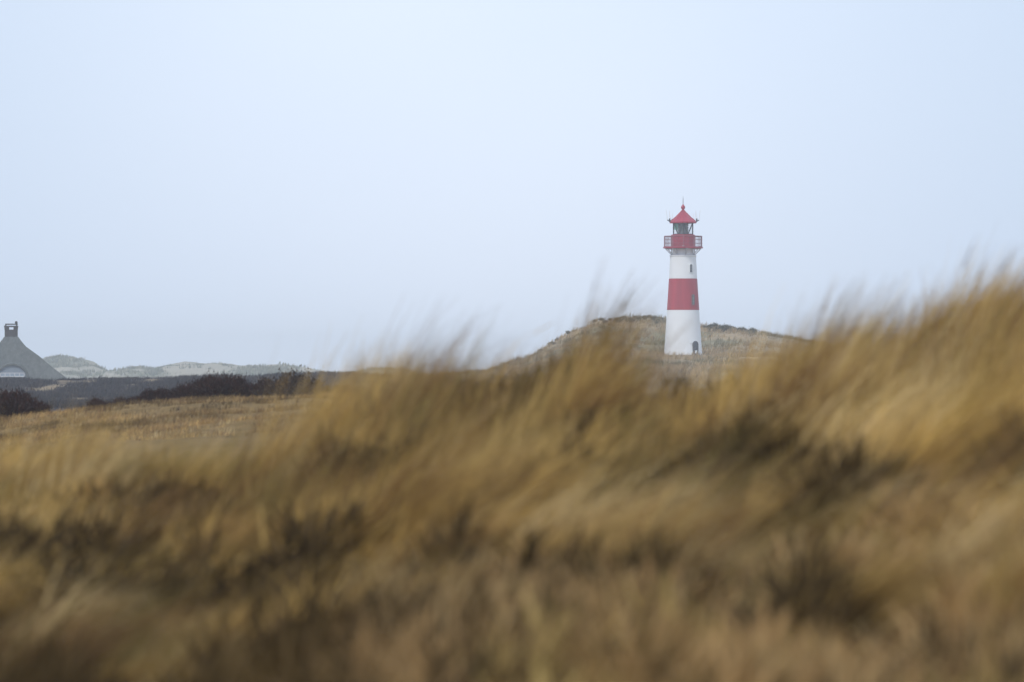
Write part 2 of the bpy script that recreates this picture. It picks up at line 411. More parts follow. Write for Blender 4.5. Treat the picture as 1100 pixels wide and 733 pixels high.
    for q in range(9):
        z = z1 + .05 + (z2 - z1 - .15) * q / 8; prof += [(M(5.9 if q % 2 else 5.5), z)]
    lathe(bm, prof + [(M(3), z2 - .04)], 20); ln = part('lens', bm, gly, lh)
    green = paint('green_screen', (.10, .55, .40), .4, .1, 5)
    bm = bmesh.new(); lathe(bm, [(M(2.0), z1 + .45), (M(2.6), z2 - .1)], 12, cx=-M(7.6), cy=-M(4)); part('green_light_shade', bm, green, lh)
    # roof
    bm = bmesh.new()
    lathe(bm, [(M(12.2), zY(239.6)), (M(14.4), zY(240)), (M(14.6), zY(238.6)), (M(12.6), zY(237)), (M(9.4), zY(234.4)), (M(6.4), zY(231.5)), (M(3.6), zY(228.6)), (M(1.7), zY(227)), (M(1.2), zY(225.6))], 16)
    roof = part('roof', bm, redm, lh)
    bm = bmesh.new()
    lathe(bm, [(M(1.0), zY(226)), (M(1.2), zY(225.2)), (M(2.1), zY(224)), (M(2.3), zY(222.9)), (M(1.9), zY(221.6)), (M(1.0), zY(220.8)), (M(.6), zY(219.6))], 14); part('finial', bm, redm, roof, True)
    bm = bmesh.new(); bar(bm, (0, 0, zY(220)), (0, 0, zY(213.5)), .035); bar(bm, (0, 0, zY(214.5)), (.0, 0, zY(211)), .015); part('lightning_rod', bm, grey, roof)
    bm = bmesh.new()
    for kk in range(16):
        a = 2 * math.pi * kk / 16; c, s = math.cos(a), math.sin(a)
        for (r1, y1), (r2, y2) in zip([(14.5, 238.5), (9.4, 234.3), (3.6, 228.5)], [(9.4, 234.3), (3.6, 228.5), (1.4, 226)]):
            bar(bm, (M(r1) * c, M(r1) * s, zY(y1)), (M(r2) * c, M(r2) * s, zY(y2)), .025, 4)
    part('roof_seam', bm, redm, roof)
    # antennas on arms at the eaves
    for sx, sy in ((-1, -.25), (1, -.25), (-.8, .7), (.8, .7)):
        l_ = math.hypot(sx, sy); c, s = sx / l_, sy / l_
        b_ = bmesh.new()
        bar(b_, (M(13.5) * c, M(13.5) * s, zY(238.8)), (M(17.5) * c, M(17.5) * s, zY(236.6)), .05)
        bar(b_, (M(15) * c, M(15) * s, zY(238.5)), (M(15) * c, M(15) * s, zY(235)), .07)
        an = part('antenna', b_, dark, lh)
        b_ = bmesh.new(); bar(b_, (M(17.5) * c, M(17.5) * s, zY(237.4)), (M(18.8) * c, M(18.8) * s, zY(226)), .022); bar(b_, (M(15) * c, M(15) * s, zY(235)), (M(15) * c, M(15) * s, zY(229)), .018)
        part('antenna_rod', b_, white, an)
    # windows and door on the side facing the camera
    def face_m(px, py):
        xo = M(px - 733.8); r = rad_at(py) if py > 276 else M(13.9)
        a = math.asin(xo / r); return a, r
    def opening(px, top, bot, w, name, mats, arch=False, extra=None):
        a, r = face_m(px, (top + bot) / 2)
        r0 = rad_at(top)
        rot = Matrix.Rotation(a, 4, 'Z')           # local -Y faces out
        wm = M(w) / 2; z0_, z1_ = zY(bot), zY(top)
        def arc(bm_, ww, zt, ylo, yhi, zlow):
            pts = [(-ww, zlow), (ww, zlow)]
            if arch: pts += [(ww * math.cos(t), zt - ww + ww * math.sin(t)) for t in np.linspace(0, math.pi, 9)]
            else: pts += [(ww, zt), (-ww, zt)]
            f = [bm_.verts.new(rot @ Vector((p[0], ylo, p[1]))) for p in pts]
            g = [bm_.verts.new(rot @ Vector((p[0], yhi, p[1]))) for p in pts]
            bm_.faces.new(f); bm_.faces.new(g[::-1])
            for i in range(len(pts)): j = (i + 1) % len(pts); bm_.faces.new((f[i], g[i], g[j], f[j]))
        rb = rad_at(bot) if py_ok(bot) else r
        rb = max(rb, r0)
        bm = bmesh.new(); arc(bm, wm + .07, z1_ + .07, -(rb + .05), -(r0 - .25), z0_ - .05)
        fo = part(name, bm, mats[0], lh)
        bm = bmesh.new(); arc(bm, wm, z1_, -(rb + .07), -(rb + .045), z0_)
        part('pane' if name != 'door' else 'door_leaf', bm, mats[1], fo)
        if name != 'door':
            bm = bmesh.new(); box(bm, (-.02, -(rb + .085), z0_), (.02, -(rb + .065), z1_), rot)
            for q in (.33, .66): box(bm, (-wm, -(rb + .09), z0_ + (z1_ - z0_) * q - .02), (wm, -(rb + .072), z0_ + (z1_ - z0_) * q + .02), rot)
            part('glazing_bar', bm, mats[2], fo)
        else:
            bm = bmesh.new(); box(bm, (-wm * .5, -(rb + .085), z0_ + .12), (wm * .55, -(rb + .065), z0_ + .42), rot); part('notice', bm, white, fo)
            bm = bmesh.new(); bar(bm, rot @ Vector((-wm * .7, -(rb + .12), z0_ + .55)), rot @ Vector((-wm * .7, -(rb + .12), z0_ + .7)), .02); part('handle', bm, grey, fo)
        return fo
    py_ok = lambda p: True
    glassd = paint('dark_window_glass', (.04, .05, .06), .1, .2, 3)
    glassg = paint('grey_green_window_glass', (.13, .16, .15), .15, .2, 3)
    opening(741.6, 284.3, 292.8, 2.6, 'window', (white, glassd, grey), True)
    opening(743.9, 317, 327.5, 2.6, 'window', (paint('rust_frame', (.25, .12, .12), .6), glassg, grey), True)
    opening(746.4, 367.4, 381.2, 5.6, 'door', (paint('dark_stone_surround', (.12, .12, .13), .7), paint('dark_door_wood', (.055, .06, .07), .5, .2, 5), grey), True)
    # little lamp beside the door
    a, r = face_m(741.5, 369)
    bm = bmesh.new(); rot = Matrix.Rotation(a, 4, 'Z'); box(bm, (-.05, -(r + .14), zY(369.4)), (.05, -(r - .05), zY(368.6)), rot); part('door_lamp', bm, palegrey, lh)
build_lighthouse()

# ------------------------------------------------------------------ thatched house
def build_house():
    D = 478.0; k = F / D; x0 = (12 - 550) / F * D
    zg = EYE - 3.1; M = lambda px: px / k
    zY = lambda py: EYE + (HOR - py) / k - zg
    hs = empty('thatched_house', (x0, D, zg), 'grey thatched house with an arched dormer and a chimney, half hidden behind the heath', 'house')
    hs.rotation_euler = (0, 0, -math.atan2(x0, D))
    m, t, b = node_mat('reed_thatch')
    tcn = t.nodes.new('ShaderNodeTexCoord'); mpn = t.nodes.new('ShaderNodeMapping'); mpn.inputs['Scale'].default_value = (2.2, 2.2, .8)
    n = t.nodes.new('ShaderNodeTexNoise'); n.inputs['Scale'].default_value = 1.6; n.inputs['Detail'].default_value = 8; n.inputs['Roughness'].default_value = .65
    r = t.nodes.new('ShaderNodeValToRGB'); r.color_ramp.elements[0].position = .3; r.color_ramp.elements[1].position = .72
    r.color_ramp.elements[0].color = (.085, .095, .092, 1); r.color_ramp.elements[1].color = (.165, .175, .168, 1)
    t.links.new(tcn.outputs['Object'], mpn.inputs['Vector']); t.links.new(mpn.outputs[0], n.inputs['Vector']); t.links.new(n.outputs['Fac'], r.inputs['Fac'])
    t.links.new(r.outputs[0], b.inputs['Base Color']); b.inputs['Roughness'].default_value = .95
    bp = t.nodes.new('ShaderNodeBump'); bp.inputs['Strength'].default_value = .5; bp.inputs['Distance'].default_value = .08
    t.links.new(n.outputs['Fac'], bp.inputs['Height']); t.links.new(bp.outputs[0], b.inputs['Normal'])
    thatch = m
    brick = paint('weathered_brick', (.085, .08, .08), .85, .35, 5, bump=.4)
    whitew = paint('whitewashed_wall', (.6, .6, .58), .8, .1, 1)
    wfr = paint('white_window_frame', (.55, .56, .58), .5, .05, 4)
    dk = paint('smoked_stone', (.07, .07, .07), .8, .3, 6)
    # roof: a steep hip facing the camera, profile flared near the ridge
    half = lambda py: M(np.interp(py, [358, 363, 373, 383, 407, 424, 432], [5.5, 8, 16, 30, 60, 80, 90]))
    rows = [432, 424, 407, 395, 383, 373, 366, 362]
    Lr = 15.0
    bm = bmesh.new(); prev = None
    for py in rows:
        w = half(py); z = zY(py); yf = -3.2 + (zY(py) - zY(432)) * .62; yb = yf * -1 + Lr - 3.2
        loop = []
        NX = 10
        for (xa, ya), (xb, yb_) in (((-w, yf), (w, yf)), ((w, yf), (w, yb)), ((w, yb), (-w, yb)), ((-w, yb), (-w, yf))):
            for q in range(NX): loop.append(bm.verts.new((xa + (xb - xa) * q / NX, ya + (yb_ - ya) * q / NX, z + random.uniform(-.03, .03))))
        if prev:
            for q in range(len(loop)): j = (q + 1) % len(loop); bm.faces.new((prev[q], prev[j], loop[j], loop[q]))
        else: bm.faces.new(loop[::-1])
        prev = loop
    bm.faces.new(prev)
    roof = part('roof', bm, thatch, hs)
    yfl = lambda py: -3.2 + (zY(py) - zY(432)) * .62
    # ridge capping
    bm = bmesh.new(); z = zY(362); y0 = yfl(362); bar(bm, (0, y0 + .9, z - .28), (0, Lr - 3.2 - (y0 + 3.2) - .2, z - .28), M(6), 10); part('ridge_cap', bm, thatch, roof)
    # walls
    bm = bmesh.new(); w = half(432) - .5; box(bm, (-w, -2.6, -.5), (w, Lr - 3.8, zY(431))); part('wall', bm, whitew, hs)
    # chimney
    y0 = yfl(362) + .1; cw = M(7.0)
    bm = bmesh.new()
    box(bm, (-cw, y0, zY(366)), (cw, y0 + 1.0, zY(354.2)))
    box(bm, (-cw - .02, y0 - .03, zY(354.2)), (-cw * .3, y0 + 1.02, zY(351.6))); box(bm, (cw * .35, y0 - .03, zY(354.2)), (cw + .02, y0 + 1.02, zY(351.6)))
    box(bm, (-cw - .05, y0 - .06, zY(351.6)), (cw + .05, y0 + 1.06, zY(350)))
    ch = part('chimney', bm, brick, hs)
    bm = bmesh.new(); box(bm, (-cw + .05, y0 + .05, zY(349)), (cw + .02, y0 + .95, zY(347.8)))
    for sx in (-cw + .1, cw - .1): 
        for yy in (y0 + .15, y0 + .85): bar(bm, (sx, yy, zY(350)), (sx, yy, zY(348.8)), .06)
    part('chimney_cap', bm, dk, ch)
    bm = bmesh.new(); lathe(bm, [(.10, zY(347.8)), (.12, zY(346.2)), (.05, zY(345))], 10, cx=cw - .12, cy=y0 + .5); part('cowl', bm, dk, ch)
    # eyebrow dormer
    dm = bmesh.new(); N = 16; rows_ = []
    yf = yfl(404) - .45
    for (rx, rz, y_) in ((M(17), M(15.5), yf), (M(15.5), M(13.5), yf - .02), (M(17.6), M(16.5), yf + .5), (M(18), M(16), yf + 3.2)):
        rows_.append([dm.verts.new((M(1) + rx * math.cos(a), y_, zY(406) + rz * math.sin(a))) for a in np.linspace(0, math.pi, N)])
    order = [rows_[1], rows_[0], rows_[2], rows_[3]]
    for a_, b2 in zip(order, order[1:]):
        for q in range(N - 1): dm.faces.new((a_[q], a_[q + 1], b2[q + 1], b2[q]))
    dorm = part('dormer', dm, thatch, hs)
    bm = bmesh.new(); pts = [(M(1) + M(15.4) * math.cos(a), zY(405.5) + M(13.2) * math.sin(a)) for a in np.linspace(0, math.pi, N)]
    f = [bm.verts.new((p[0], yf + .12, p[1])) for p in pts]; bm.faces.new(f)
    part('dormer_gable', bm, paint('pale_boards', (.22, .26, .31), .6, .1, 3), dorm)
    bm = bmesh.new()
    xl, xr, zt, zl = M(1) - M(12.5), M(1) + M(13), zY(400.5), zY(405.3)
    box(bm, (xl, yf + .02, zt - .07), (xr, yf + .1, zt)); box(bm, (xl, yf + .02, zl), (xr, yf + .1, zl + .09))
    for q in range(6): xx = xl + (xr - xl) * q / 5; box(bm, (xx - .04, yf + .018, zl + .09), (xx + .04, yf + .098, zt - .07))
    wf = part('window', bm, wfr, dorm)
    bm = bmesh.new(); box(bm, (xl + .02, yf + .06, zl + .05), (xr - .02, yf + .08, zt - .05)); part('pane', bm, paint('window_glass', (.35, .42, .5), .08, .1, 2), wf)
build_house()

# ------------------------------------------------------------------ vegetation
GM = tint_mat('dry_marram_grass', .3)
HM = tint_mat('heather_twigs', .1)

def colmix(n, cols, w, jit=.18):
    cols = np.array(cols); idx = rng.choice(len(cols), n, p=np.array(w) / sum(w))
    return cols[idx] * rng.uniform(1 - jit, 1 + jit, (n, 1))

STRAW = (.60, .40, .135); GOLD = (.65, .42, .125); OLIVE = (.25, .19, .06); BROWN = (.24, .135, .05); PALE = (.68, .50, .24); DARKB = (.10, .07, .035)

SHADEP = [(785, 21, 85, 1.2), (1085, 20.5, 50, 1.3), (600, 21.5, 35, .7), (320, 20, 32, .5), (480, 18.3, 36, .5), (575, 16.8, 36, .5), (690, 16, 70, .35), (10, 12.8, 70, .7),
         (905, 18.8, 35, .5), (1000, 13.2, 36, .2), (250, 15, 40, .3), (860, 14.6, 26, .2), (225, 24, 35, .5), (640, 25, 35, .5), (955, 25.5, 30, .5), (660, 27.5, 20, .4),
         (340, 11.2, 60, .25), (640, 11.6, 50, .25), (-150, 18, 80, 1), (1280, 17, 90, 1)]  # hollows whose shade is put in as dark-coloured clumps
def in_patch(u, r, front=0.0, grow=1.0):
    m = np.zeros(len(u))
    for (pu, pr, du, dr) in SHADEP:
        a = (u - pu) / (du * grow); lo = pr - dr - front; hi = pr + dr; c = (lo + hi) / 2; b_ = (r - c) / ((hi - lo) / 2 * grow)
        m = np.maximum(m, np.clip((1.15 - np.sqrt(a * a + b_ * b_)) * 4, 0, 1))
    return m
def foreground():
    # tuft centres in the wedge ahead of the camera
    parts = []
    n = 1900
    r = np.sqrt(rng.uniform(5.5 ** 2, 38 ** 2, n)); u = rng.uniform(-350, 1450, n)
    x, y = at(u, r)
    gap = fbm(x * .9 + 3, y * .42, 41, 2)
    right = np.clip((u - 450) / 350, 0, 1) * np.clip((17.5 - r) / 3, 0, 1)     # brown low heather on the near right
    keep = (gap > .34 - .12 * (r > 27)) & (rng.random(n) > right * .85) & (rng.random(n) > in_patch(u, r, 1.0) * .95)
    x, y, u, r, gap = x[keep], y[keep], u[keep], r[keep], gap[keep]; n = len(x)
    h = np.clip(rng.normal(.60, .12, n), .34, .9) * np.where(r < 14, .85, 1) * np.clip(.75 + (gap - .42) * 2.2, .7, 1.2)
    crest = np.interp(u, [250, 300, 345, 395, 440, 480, 560, 595, 645, 675, 755, 800, 860, 905, 940, 968, 985, 1050, 1072, 1095],
                      [.72, .9, .9, .98, .9, .72, .72, 1.15, 1.15, .7, .7, 1.0, 1.12, .9, .8, .55, 1.05, 1.02, .8, 1.0])
    h = h * np.where(r > 24, crest, np.where(u < 345, .82, 1))
    h[np.hypot((u - 850) / 18, (r - 19.6) / .8) < 1] = .7
    sweep = (u > 190) & (u < 430) & (r > 14) & (r < 16.8) & (rng.random(n) < .45) | (np.hypot((u - 850) / 16, (r - 19.6) / .8) < 1) | (u > 560) & (u < 720) & (r > 18) & (r < 20) & (rng.random(n) < .4)
    nb = 230
    tx, ty = np.repeat(x, nb), np.repeat(y, nb); th = np.repeat(h, nb); N = n * nb
    rr = np.abs(rng.normal(0, 1, N)) * np.repeat(rng.uniform(.08, .19, n), nb); aa = rng.uniform(0, 2 * math.pi, N)
    bx, by = tx + rr * np.cos(aa), ty + rr * np.sin(aa)
    bz = height(bx, by) - .02
    kind = rng.choice(5, n, p=[.35, .25, .12, .12, .16])
    low = (r < 20) & (rng.random(n) < .35); kind[low] = np.where(rng.random(low.sum()) < .35, 3, 4)
    kind[sweep] = 3
    base = np.array([STRAW, GOLD, OLIVE, PALE, BROWN])[kind] * rng.uniform(.7, 1.2, (n, 1))
    tint = np.repeat(base, nb, 0) * rng.uniform(.75, 1.25, (N, 1))
    mixm = rng.random(N) < .12; tint[mixm] = np.array(BROWN) * rng.uniform(.7, 1.2, (mixm.sum(), 1))
    tl = np.repeat(np.clip(rng.normal(.38, .22, n) + np.clip((26 - r) / 8, 0, 1) * .65, 0, 1.4), nb)   # lean of the tuft in the wind
    l0 = np.clip(rng.normal(.12, .14, N) + tl * .55, -.3, 1.15)
    l1 = np.minimum(l0 + np.clip(rng.normal(.75, .3, N), .1, 1.7) + tl * .6, 2.0)
    azm = rng.normal(0, .3, N) + np.repeat(rng.normal(0, .6, n), nb)
    ln = th * rng.uniform(.6, 1.15, N)
    parts.append(blades(bx, by, bz, ln, rng.uniform(.004, .008, N), l0, l1, azm, tint, seg=5))
    v, f, t = join(parts)
    o = link('marram_grass', np_mesh('marram_grass', v, f, GM, t))
    tag(o, 'golden wind-bent marram grass covering the near dune', 'grass', kind='stuff')
    # thatch of fallen dead blades between the tufts
    N = 45000
    r = np.sqrt(rng.uniform(5.5 ** 2, 36 ** 2, N)); u = rng.uniform(-350, 1450, N); x, y = at(u, r)
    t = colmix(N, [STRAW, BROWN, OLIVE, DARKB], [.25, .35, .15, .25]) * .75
    v, f, t = blades(x, y, height(x, y) - .01, rng.uniform(.15, .4, N), rng.uniform(.005, .011, N), rng.uniform(.3, 1.1, N), rng.uniform(1.2, 1.75, N), rng.normal(0, .8, N), t, seg=3)
    o = link('fallen_grass', np_mesh('fallen_grass', v, f, GM, t))
    tag(o, 'brown fallen dead grass matted between the near marram tufts', 'dead grass', kind='stuff')
    # long loose blades in sheaves along the crest
    us_, rs_, az_l, h_l, l_l = [], [], [], [], []
    for (cu, cr_, m, hgt) in [(395, 29, 34, .70), (425, 28, 40, .72), (452, 30, 30, .78), (500, 29, 30, .62), (535, 28, 24, .6), (600, 28, 40, .68), (632, 29, 46, .74), (655, 28, 20, .7),
                              (700, 29, 14, .5), (775, 29, 26, .62), (812, 28, 36, .74), (850, 29, 55, .84), (885, 29, 46, .84), (915, 28, 26, .76), (948, 29, 60, .80), (990, 28, 50, .86), (1015, 30, 60, .90),
                              (1045, 28, 55, .90), (1075, 29, 45, .84), (1098, 28, 60, .92), (1150, 29, 60, .9), (1220, 29, 60, .9), (1300, 29, 50, .9), (320, 29, 22, .55), (350, 28, 26, .6)]:
        m = int(m * (4.2 if cu > 830 else 2.8)); hgt += .12 if cu > 830 else .05; us_ += list(rng.normal(cu, 11, m)); rs_ += list(rng.normal(cr_, .5, m)); h_l += list(hgt * rng.uniform(.75, 1.15, m)); l_l += [rng.uniform(.15, .4)] * m
    u = np.array(us_); r = np.array(rs_); N = len(u); x, y = at(u, r)
    ln = np.array(h_l); l0 = np.clip(np.array(l_l) + rng.normal(0, .12, N), .0, .7); l1 = l0 + rng.uniform(.25, .8, N); azs = rng.normal(0, .3, N); z = height(x, y) - .02
    tt = colmix(N, [STRAW, OLIVE, BROWN], [.15, .2, .65])
    a_ = blades(x, y, z, ln, rng.uniform(.006, .009, N), l0, l1, azs, tt, seg=6)
    few = rng.choice(N, 16, replace=False); x, y, z, ln, l0, l1, azs, tt = [q_[few] for q_ in (x, y, z, ln, l0, l1, azs, tt)]; N = 16
    # seed heads: short fat plumes at the stalk ends
    am = (l0 + l1) / 2; ex = x + ln * .93 * np.sin(am) * np.cos(azs); ey = y + ln * .93 * np.sin(am) * np.sin(azs)
    # end height from the same curve
    k = 7; t_ = np.linspace(0, 1, k); ang = l0[:, None] + (l1 - l0)[:, None] * t_[None] ** 1.3; md = (ang[:, 1:] + ang[:, :-1]) / 2
    hx = (np.sin(md) * (ln / 6)[:, None]).sum(1) * .94; hz = (np.cos(md) * (ln / 6)[:, None]).sum(1) * .94
    ex = x + hx * np.cos(azs); ey = y + hx * np.sin(azs); ez = z + hz
    hd = [blades(ex, ey, ez, rng.uniform(.10, .2, N), rng.uniform(.006, .011, N), l1 - .05, l1 + .15, azs, tt * .8, seg=4, face=np.full(N, f_)) for f_ in (.1, 1.3, 2.4)]
    v, f, t = join([a_] + hd)
    o = link('grass_stalks', np_mesh('grass_stalks', v, f, GM, t))
    tag(o, 'thin seeding grass stalks blowing against the sky on the near crest', 'grass stalks', kind='stuff')
    # low brown heather on the near right, in cushions
    def cushions(name, label, cat, x, y, nb, hgt, rad, cols, w, wid):
        n = len(x); N = n * nb; c = colmix(n, cols, w, .3)
        R0 = rng.uniform(.7, 1.4, n) * rad; rr = np.sqrt(rng.random(N)); aa = rng.uniform(0, 2 * math.pi, N)
        bx = np.repeat(x, nb) + rr * np.repeat(R0, nb) * np.cos(aa); by = np.repeat(y, nb) + rr * np.repeat(R0, nb) * np.sin(aa)
        up = np.repeat(rng.uniform(.45, 1.2, n), nb) * hgt * np.sqrt(np.clip(1 - rr * rr, 0, 1)) * rng.uniform(.25, 1.0, N) ** .5
        t = np.repeat(c, nb, 0) * rng.uniform(.75, 1.25, (N, 1))
        l0 = np.clip(rr * 1.3 + rng.normal(0, .3, N), 0, 1.6); v, f, t = blades(bx, by, height(bx, by) - .03 + up, rng.uniform(.07, .16, N), rng.uniform(.7, 1.3, N) * wid, l0, l0 + rng.uniform(0, .5, N), np.where(rng.random(N) < .4, rng.normal(0, .3, N), aa), t, seg=2)
        tag(link(name, np_mesh(name, v, f, HM, t)), label, cat, kind='stuff')
    N = 4200
    r = np.sqrt(rng.uniform(5.5 ** 2, 20 ** 2, N)); u = rng.uniform(250, 1450, N); x, y = at(u, r)
    keep = (rng.random(N) < np.clip((u - 330) / 300, 0, 1) * np.clip((18 - r) / 3, 0, 1)) & (rng.random(N) > in_patch(u, r) * .9) & (fbm(x * 1.3, y * .8, 77, 2) > .36)
    cushions('dry_heather', 'low dry brown heather covering the ground nearest on the right', 'heather', x[keep], y[keep], 130, .24, .19,
             [(.42, .265, .115), (.32, .195, .08), (.13, .08, .034), (.50, .345, .16), (.40, .28, .10), (.05, .034, .015)], [.34, .26, .12, .10, .12, .06], .015)
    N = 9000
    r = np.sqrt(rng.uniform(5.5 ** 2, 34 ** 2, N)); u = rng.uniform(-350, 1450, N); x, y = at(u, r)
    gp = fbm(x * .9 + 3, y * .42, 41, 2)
    keep = rng.random(N) < np.maximum(in_patch(u, r, .1, .9) * .9, np.clip((.36 - gp) * 8, 0, .25))  # dark clumps added here, their colour stands for the shade between tufts
    cushions('shade_clumps', 'dark brown clumps added as painted shade in the hollows between the near grass tufts', 'shade_clumps', x[keep], y[keep], 130, .34, .20,
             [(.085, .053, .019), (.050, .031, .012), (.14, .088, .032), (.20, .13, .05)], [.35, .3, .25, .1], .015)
foreground()

def tufts(name, label, cat, n, ulim, rlim, nb, hgt, wid, cols, w, lean=(.1, .5), spread=.12, mat=GM, dens=None, seg=2, patch=None):
    r = np.sqrt(rng.uniform(rlim[0] ** 2, rlim[1] ** 2, n)); u = rng.uniform(*ulim, n); x, y = at(u, r)
    if dens is not None:
        k = rng.random(n) < dens(x, y, u, r); x, y = x[k], y[k]; n = len(x)
    c = colmix(n, cols, w, .25)
    if patch is not None: c = patch(x, y, c)
    N = n * nb; bx = np.repeat(x, nb) + rng.normal(0, spread, N); by = np.repeat(y, nb) + rng.normal(0, spread, N)
    t = np.repeat(c, nb, 0) * rng.uniform(.75, 1.25, (N, 1)); hh = np.repeat(rng.uniform(.6, 1.25, n), nb) * rng.uniform(.6, 1.2, N)
    l0 = rng.normal(lean[0], .3, N); l1 = l0 + lean[1] * rng.uniform(.4, 1.6, N)
    v, f, t = blades(bx, by, height(bx, by) - .02, hh * hgt, rng.uniform(.7, 1.3, N) * wid, l0, l1, rng.normal(0, .7, N), t, seg=seg)
    return tag(link(name, np_mesh(name, v, f, mat, t)), label, cat, kind='stuff')

# grass on the low hill in the middle distance
tufts('hill_grass', 'short tan grass on the low hill below the dark bushes', 'grass', 34000, (-250, 900), (98, 142), 9, .12, .012,
      [(.44, .29, .115), (.34, .215, .09), (.25, .15, .075), (.14, .08, .045), (.5, .38, .2)], [.35, .3, .17, .10, .08],
      dens=lambda x, y, u, r: np.clip((fbm(x * .8, y * .35, 51, 3) - .36) * 6, .06, 1), spread=.08,
      patch=lambda x, y, c: c * np.clip(.85 + 3.2 * (fbm(x * .7, y * .25, 66, 4) - .5), .35, 1.25)[:, None])
# heath slope
tufts('heath', 'dark grey heath covering the slope in front of the thatched house', 'heath', 52000, (-350, 620), (242, 430), 5, .28, .05,
      [(.045, .040, .042), (.070, .058, .055), (.034, .033, .035), (.13, .105, .08)], [.5, .25, .2, .05], lean=(0, .5), spread=.16, mat=HM,
      dens=lambda x, y, u, r: np.clip((.66 - fbm(x * .35, y * .08, 21, 4)) * 9, .04, 1))
# lighthouse dune
def dune_patch(x, y, c):
    p = fbm(x * .14, y * .14, 61, 4); u, r = to_ur(x, y)
    green = np.clip((p - .54) * 8, 0, 1) * .8
    c = lerp(c, np.tile([.12, .125, .06], (len(x), 1)) , green)
    gold = np.clip((u - 760) / 60, 0, 1) * np.clip((578 - r) / 12, 0, 1)
    return lerp(c, np.tile([.36, .23, .09], (len(x), 1)), gold * .85)
tufts('dune_grass', 'sparse beach grass on the tall dune around the lighthouse', 'grass', 40000, (380, 1450), (450, 612), 7, .50, .05,
      [(.50, .36, .195), (.40, .28, .155), (.26, .20, .11), (.58, .46, .29)], [.4, .3, .15, .15],
      dens=lambda x, y, u, r: np.clip((fbm(x * .22, y * .22, 52, 3) - .30) * 5, .12, 1) * (np.hypot(x - 16.9, (y - 554.5) * .7) > 2.7), spread=.16, patch=dune_patch)
# scrub on the far dunes
tufts('far_scrub', 'pale green scrub on the hazy dunes along the horizon', 'scrub', 30000, (-350, 1450), (1280, 1470), 6, .8, .30,
      [(.14, .155, .09), (.20, .20, .13), (.30, .28, .19)], [.5, .3, .2], lean=(0, .5), spread=.5, mat=HM,
      dens=lambda x, y, u, r: np.clip((fbm(x * .07, y * .02, 23, 4) - .50) * 9, .03, 1))

# ---- bushes: stems and a loose crown of small leaves
def bush_meshes(name, seed, w, h, nleaf, leaf, cols, wts, nstem=14, spiky=.5):
    g = np.random.default_rng(seed)
    az_ = g.uniform(0, 2 * math.pi, nstem); out_ = g.uniform(.1, 1, nstem) * w * .5; hh = h * (1 - .45 * (out_ / (w * .5)) ** 2) * g.uniform(.75, 1.1, nstem)
    bm = bmesh.new(); tips = []
    for a, o_, z in zip(az_, out_, hh):
        p0 = Vector((math.cos(a) * o_ * .15, math.sin(a) * o_ * .15, -.08)); p1 = Vector((math.cos(a) * o_ * .6, math.sin(a) * o_ * .6, z * .5)); p2 = Vector((math.cos(a) * o_, math.sin(a) * o_, z))
        bar(bm, p0, p1, .02 * h + .006, 4); bar(bm, p1, p2, .012 * h + .004, 4); tips.append((p0, p1, p2))
        for q in range(2):
            p3 = p1 + Vector((g.normal(0, .2) * w, g.normal(0, .2) * w, z * .4)); bar(bm, p1, p3, .01 * h + .003, 3); tips.append((p0, p1, p3))
    bmesh.ops.recalc_face_normals(bm, faces=bm.faces)
    st = bpy.data.meshes.new(name + '_branches'); bm.to_mesh(st); bm.free()
    T = np.array([[list(p) for p in t] for t in tips])
    i = g.integers(0, len(T), nleaf); f = g.uniform(.22, 1.0, nleaf) ** 1.15
    lo = f < .5
    p = np.where(lo[:, None], T[i, 0] + (T[i, 1] - T[i, 0]) * (f / .5)[:, None], T[i, 1] + (T[i, 2] - T[i, 1]) * ((f - .5) / .5)[:, None])
    p = p + g.normal(0, .09 * h + .03, (nleaf, 3)); p[:, 2] = np.abs(p[:, 2])
    cc = np.array(cols)[g.choice(len(cols), nleaf, p=np.array(wts) / sum(wts))] * g.uniform(.7, 1.3, (nleaf, 1))
    global rng
    keep = rng; rng = g
    v, fc, t = blades(p[:, 0], p[:, 1], p[:, 2], g.uniform(.6, 1.4, nleaf) * leaf * 1.8, g.uniform(.7, 1.3, nleaf) * leaf * .75, g.uniform(0, spiky, nleaf), g.uniform(.2, 1.3 * spiky + .3, nleaf), g.uniform(0, 6.28, nleaf), cc, seg=1)
    rng = keep
    return st, (v, fc, t)
bark = paint('bush_bark', (.07, .05, .04), .9, .3, 10)
def make_bush(name, seed, w, h, nleaf, leaf, cols, wts, **k):
    st, (v, f, t) = bush_meshes(name, seed, w, h, nleaf, leaf, cols, wts, **k)
    st.materials.append(bark)
    r = bpy.data.objects.new(name, None); r.empty_display_size = .2
    b_ = bpy.data.objects.new('branches', st); b_.parent = r
    l_ = bpy.data.objects.new('foliage', np_mesh(name + '_foliage', v, f, HM, t)); l_.parent = r
    return r, [b_, l_]
def place(proto, u, r, scale, label, cat, group, dz=-.04):
    root, kids = proto
    o = root.copy(); C.objects.link(o)
    x, y = at(u, r); z = float(height(np.array([x]), np.array([y]))[0])
    o.location = (float(x), float(y), z + dz); o.rotation_euler = (0, 0, random.uniform(0, 6.28)); o.scale = scale
    tag(o, label, cat, group)
    for k_ in kids: c = k_.copy(); C.objects.link(c); c.parent = o
    return o
HC = [(.028, .007, .005), (.045, .013, .009), (.014, .005, .004), (.07, .03, .018)]
heath_protos = [make_bush('heather_bush', 100 + s, 1.5, .8, 2600, .055, HC, [.4, .25, .25, .1], spiky=.35, nstem=18) for s in range(4)]
GC = [(.075, .08, .04), (.11, .11, .055), (.05, .055, .03), (.17, .145, .08)]
green_protos = [make_bush('dune_bush', 200 + s, 1.5, .9, 650, .10, GC, [.4, .25, .25, .1], spiky=.6) for s in range(3)]
